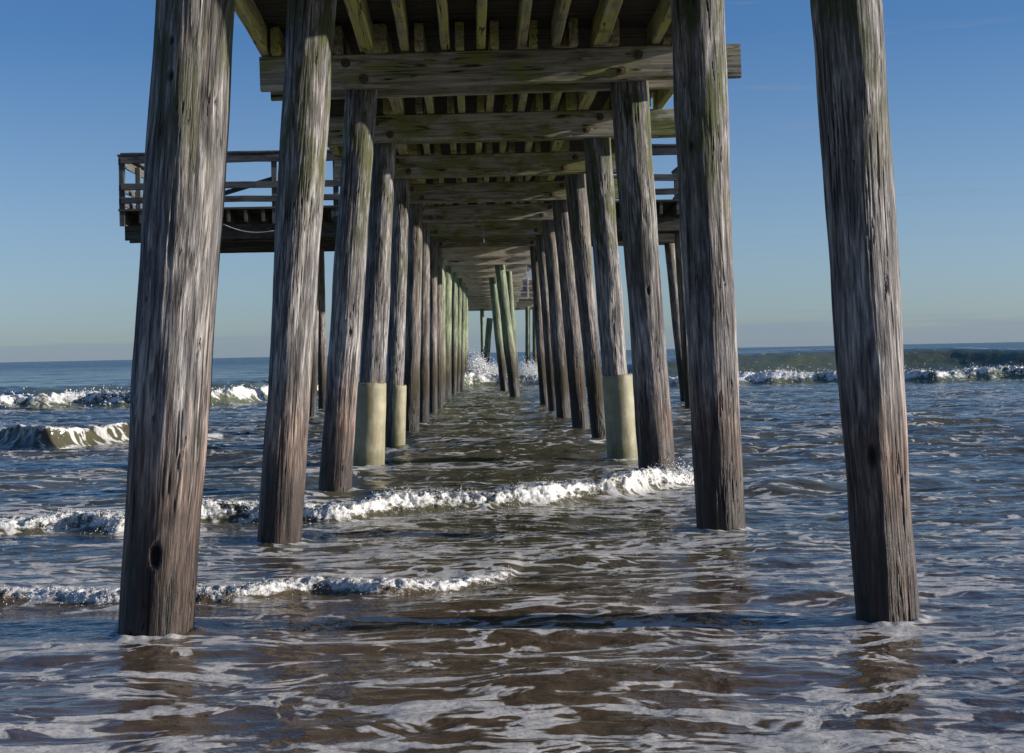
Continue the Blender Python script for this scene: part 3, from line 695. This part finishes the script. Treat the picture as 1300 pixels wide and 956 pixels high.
def sea_mat():
    M = Mat('sea_water'); geo = M.n('ShaderNodeNewGeometry'); P = geo.outputs['Position']
    sp = M.n('ShaderNodeSeparateXYZ'); M.l(P, sp.inputs[0]); y = sp.outputs['Y']; x = sp.outputs['X']
    fa = M.n('ShaderNodeAttribute', attribute_name='foam').outputs['Fac']; wa = M.n('ShaderNodeAttribute', attribute_name='white').outputs['Fac']
    fl = M.n('ShaderNodeVectorMath', operation='MULTIPLY'); M.l(P, fl.inputs[0]); fl.inputs[1].default_value = (1, 1, 0)
    P2 = fl.outputs[0]
    # warp
    wn = M.n('ShaderNodeTexNoise', i_Scale=1.3, i_Detail=3.0); M.l(P2, wn.inputs['Vector'])
    wv = M.n('ShaderNodeVectorMath', operation='MULTIPLY_ADD'); M.l(wn.outputs['Color'], wv.inputs[0]); wv.inputs[1].default_value = (.9, .5, 0); M.l(P2, wv.inputs[2])
    PW = wv.outputs[0]
    n1 = M.noise(M.sc(PW, 1.7, 3.7, 1), 1, 4, .6)
    n2 = M.noise(M.sc(PW, 4.5, 9.5, 1), 1, 3, .6)
    vo = M.n('ShaderNodeTexVoronoi', feature='DISTANCE_TO_EDGE', i_Scale=1.0); M.l(M.sc(PW, 2.3, 4.4, 1), vo.inputs['Vector'])
    vo2 = M.n('ShaderNodeTexVoronoi', feature='DISTANCE_TO_EDGE', i_Scale=1.0); M.l(M.sc(PW, 6.5, 12, 1), vo2.inputs['Vector'])
    lace = M.mr(vo.outputs['Distance'], 0, .33, 1, 0); lace2 = M.mr(vo2.outputs['Distance'], 0, .35, 1, 0)
    n3 = M.noise(M.sc(PW, 13, 24, 1), 1, 3, .65)
    pat = M.math('ADD', M.math('MULTIPLY', n1, .76), M.math('MULTIPLY', n2, .40))
    pat = M.math('ADD', pat, M.math('MULTIPLY_ADD', n3, .24, -.12))
    pat = M.math('ADD', pat, M.math('MULTIPLY', lace, .25)); pat = M.math('ADD', pat, M.math('MULTIPLY', lace2, .16))
    thr = M.mr(fa, 0, 1, 1.055, .53, False)
    m = M.mr(pat, thr, M.math('ADD', thr, .085))
    bub = M.noise(P, 55, 3, .6)
    m = M.math('MULTIPLY', m, M.mr(bub, .25, .5, .72, 1))
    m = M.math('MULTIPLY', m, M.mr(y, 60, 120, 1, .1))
    # turbulent white water, with glassy dark gaps
    wl = M.noise(M.sc(P, 1, 1, 1.6), 14, 4, .7); wsc = M.mr(y, 10, 40, 0, 1)
    wl2 = M.noise(P, 4, 4, .68)
    wmixn = M.n('ShaderNodeMix', data_type='FLOAT'); M.l(wsc, wmixn.inputs[0]); M.l(wl, wmixn.inputs[2]); M.l(wl2, wmixn.inputs[3])
    wt = M.mr(M.math('ADD', M.math('MULTIPLY', wa, .82), M.math('MULTIPLY', M.math('SUBTRACT', wmixn.outputs[0], .5), 1.7)), .38, .72)
    foamall = M.math('MAXIMUM', M.math('MULTIPLY', m, .78), wt)
    sand = M.noise(M.sc(P2, .5, 1.2, 1), 1, 4)
    shallow = M.mr(M.math('ADD', y, M.math('MULTIPLY', sand, 2.0)), 7.5, 11.5, 1, 0)
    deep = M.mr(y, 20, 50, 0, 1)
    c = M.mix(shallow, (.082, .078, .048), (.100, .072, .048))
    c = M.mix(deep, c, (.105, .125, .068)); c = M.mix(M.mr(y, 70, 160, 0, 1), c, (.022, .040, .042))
    fc = M.mix(M.mr(bub, .3, .7), (.58, .565, .54), (.76, .745, .72))
    fc = M.mix(wt, fc, (.78, .78, .76))
    c = M.mix(foamall, c, fc)
    M.l(c, M.b.inputs['Base Color'])
    M.b.inputs['IOR'].default_value = 1.333
    rw = M.mr(y, 12, 300, .06, .22, False)
    rmix = M.n('ShaderNodeMix', data_type='FLOAT'); M.l(foamall, rmix.inputs[0]); M.l(rw, rmix.inputs[2]); rmix.inputs[3].default_value = .65
    M.l(rmix.outputs[0], M.b.inputs['Roughness'])
    r1 = M.noise(M.sc(PW, 7, 15, 1), 1, 3, .55); r2 = M.noise(M.sc(P2, 28, 50, 1), 1, 2, .5); r3 = M.noise(M.sc(P2, 1.4, 3.6, 1), 1, 4, .6); r4 = M.noise(M.sc(P2, .25, .7, 1), 1, 4, .6)
    b = M.bump(r1, .55, .018); b = M.bump(r2, .25, .003, b)
    s3 = M.n('ShaderNodeBump', i_Distance=.10); M.l(r3, s3.inputs['Height']); M.l(M.mr(y, 14, 40, 0, .45), s3.inputs['Strength']); M.l(b, s3.inputs['Normal'])
    s4 = M.n('ShaderNodeBump', i_Distance=.6); M.l(r4, s4.inputs['Height']); M.l(M.mr(y, 60, 150, 0, .6), s4.inputs['Strength']); M.l(s3.outputs[0], s4.inputs['Normal'])
    hf = M.math('ADD', M.math('MULTIPLY', m, .25), M.math('MULTIPLY', bub, .2))
    b2 = M.bump(hf, .35, .012, s4.outputs[0])
    wb = M.noise(P, 38, 5, .65)
    s5 = M.n('ShaderNodeBump', i_Distance=.03); M.l(wb, s5.inputs['Height']); M.l(M.math('MULTIPLY', wt, .6), s5.inputs['Strength']); M.l(b2, s5.inputs['Normal'])
    M.l(s5.outputs[0], M.b.inputs['Normal'])
    return M.m
m_sea = sea_mat()
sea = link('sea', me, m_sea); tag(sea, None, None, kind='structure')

# ------------------------------------------------------------------ froth and spray
def foam_white():
    M = Mat('white_foam'); geo = M.n('ShaderNodeNewGeometry'); n = M.noise(geo.outputs['Position'], 30, 5, .6)
    M.l(M.ramp(n, [(.3, (.66, .67, .66)), (.7, (.85, .85, .84))]), M.b.inputs['Base Color']); M.b.inputs['Roughness'].default_value = .55
    M.b.inputs['Subsurface Weight'].default_value = 0
    M.l(M.bump(n, .4, .02), M.b.inputs['Normal']); return M.m
m_foam = foam_white()
def ico():
    t = (1+5**.5)/2
    v = np.array([(-1, t, 0), (1, t, 0), (-1, -t, 0), (1, -t, 0), (0, -1, t), (0, 1, t), (0, -1, -t), (0, 1, -t), (t, 0, -1), (t, 0, 1), (-t, 0, -1), (-t, 0, 1)], float)
    v /= np.linalg.norm(v[0])
    f = np.array([(0, 11, 5), (0, 5, 1), (0, 1, 7), (0, 7, 10), (0, 10, 11), (1, 5, 9), (5, 11, 4), (11, 10, 2), (10, 7, 6), (7, 1, 8), (3, 9, 4), (3, 4, 2), (3, 2, 6), (3, 6, 8), (3, 8, 9), (4, 9, 5), (2, 4, 11), (6, 2, 10), (8, 6, 7), (9, 8, 1)])
    return v, f
IV, IF = ico()
def blobs(name, P, Rr, mat, squash=None, rng=None):
    n = len(P); rng = rng or np.random.default_rng(3)
    j = 1+.35*rng.standard_normal((n, 12, 1))*.5
    S = rng.uniform(.6, 1.4, (n, 1, 3)) if squash is None else squash
    V = (IV[None]*j*S)*Rr[:, None, None]+P[:, None, :]
    org = P.mean(0); V = V-org
    Fs = (IF[None]+np.arange(n)[:, None, None]*12).reshape(-1, 3)
    me = bpy.data.meshes.new(name); me.vertices.add(n*12); me.vertices.foreach_set('co', V.astype(np.float32).ravel())
    me.loops.add(len(Fs)*3); me.loops.foreach_set('vertex_index', Fs.astype(np.int32).ravel())
    me.polygons.add(len(Fs)); me.polygons.foreach_set('loop_start', (np.arange(len(Fs))*3).astype(np.int32))
    try: me.polygons.foreach_set('loop_total', np.full(len(Fs), 3, np.int32))
    except Exception: pass
    me.polygons.foreach_set('use_smooth', np.ones(len(Fs), bool)); me.update(calc_edges=True)
    return link(name, me, mat, None, Vector(org))
def froth(key, wf, n, rmin, rmax, hi, x0, x1, wig, seed):
    rng = np.random.default_rng(seed); X = rng.uniform(x0, x1, n); gx, gy, ga = LN[key]
    A = np.interp(X, gx, ga); yc = np.interp(X, gx, gy)+wig*fbm(X*.9/wig**.5*.35, 0*X+{'F1': 101, 'F2': 102, 'F3': 103, 'F4': 104}[key], {'F1': 101, 'F2': 102, 'F3': 103, 'F4': 104}[key], 3)+A
    u = rng.normal(-.35, .55, n)*wf; Y = yc+u
    keep = A > .03; X, Y, A = X[keep], Y[keep], A[keep]
    clump = fbm(X*3/wf*.17, Y*0, seed, 3) > -.25; X, Y, A = X[clump], Y[clump], A[clump]
    h, d, _, _ = sea_field(X, Y)
    n = len(X); r = rng.uniform(rmin, rmax, n)*rng.uniform(.3, 1, n)
    up_ = np.abs(rng.normal(0, 1, n))**1.6*hi*A
    return np.stack([X, Y+d+rng.normal(0, .2, n)*wf, h+up_-r*.3], -1), r
parts = []
for a in (('F1', .10, 5000, .001, .004, .04, -3.4, .4, .25, 1), ('F2', .17, 12000, .0015, .0055, .06, -5, 2.0, .45, 2), ('F3', .32, 900, .003, .008, .05, -9, -3.5, .6, 3), ('F4', .85, 6000, .008, .026, .07, -16, 24, 1.8, 4)):
    parts.append(froth(*a))
fr = blobs('froth', np.concatenate([p[0] for p in parts]), np.concatenate([p[1] for p in parts]), m_foam)
tag(fr, None, None, kind='stuff')
rng = np.random.default_rng(11)
# the burst against the far piles
def burst(c, n, sx, sy, hz, r0_, r1_):
    a = rng.normal(0, 1, n); z = rng.beta(1.0, 2.8, n)*hz*np.exp(-(a/1.5)**2)
    return np.stack([c[0]+a*sx*(.6+.5*z/hz), c[1]+rng.normal(0, 1, n)*sy, c[2]+z], -1), rng.uniform(r0_, r1_, n)*(1-.55*z/hz)
B = []
g = ground(606, 490); B.append(burst((g.x, g.y+.4, .1), 14000, .42, .5, 1.25, .008, .034))
B.append(burst((g.x, g.y+.4, .5), 700, .6, .5, 1.35, .008, .022))
g = ground(625, 489); B.append(burst((g.x, g.y+.5, .1), 8000, .55, .5, .85, .008, .028))
g = ground(675, 489); B.append(burst((g.x, g.y+.5, .1), 8000, .6, .5, .95, .008, .028)); B.append(burst((g.x, g.y+.5, .4), 400, .6, .5, 1.0, .008, .02))
g = ground(572, 492); B.append(burst((g.x, g.y+.5, .1), 1800, .5, .5, .6, .010, .036))
g = ground(868, 621); B.append(burst((g.x, g.y+.25, .05), 500, .12, .08, .26, .003, .011))
sb = blobs('splash', np.concatenate([b[0] for b in B]), np.concatenate([b[1] for b in B]), m_foam); tag(sb, None, None, kind='stuff')

# ------------------------------------------------------------------ beach below and behind the viewer
M = Mat('wet_sand'); geo = M.n('ShaderNodeNewGeometry'); n = M.noise(geo.outputs['Position'], 3, 6, .6); n2 = M.noise(geo.outputs['Position'], 150, 3)
M.l(M.ramp(n, [(.3, (.13, .10, .07)), (.7, (.22, .175, .125))]), M.b.inputs['Base Color']); M.b.inputs['Roughness'].default_value = .6
M.l(M.bump(M.math('ADD', n, n2), .4, .02), M.b.inputs['Normal'])
yb = np.array([-26000, -2000, -300, -80, -30, -12, -5, -2, 0, 1.5, 3, 5, 8, 12, 20, 40, 90, 400, 26000.]); xb = np.array([-26000, -2000, -300, -60, -20, -8, -3, 0, 3, 8, 20, 60, 300, 2000, 26000.])
YB, XB = np.meshgrid(yb, xb, indexing='ij'); ZB = np.where(YB < 2, np.minimum((2-YB)*.045, 3.0), -np.minimum((YB-2)*.05, 4.0))-.03
bm_ = grid_mesh('beach', np.stack([XB, YB, ZB], -1), len(xb), len(yb)); be = link('beach', bm_, M.m); be['kind'] = 'structure'
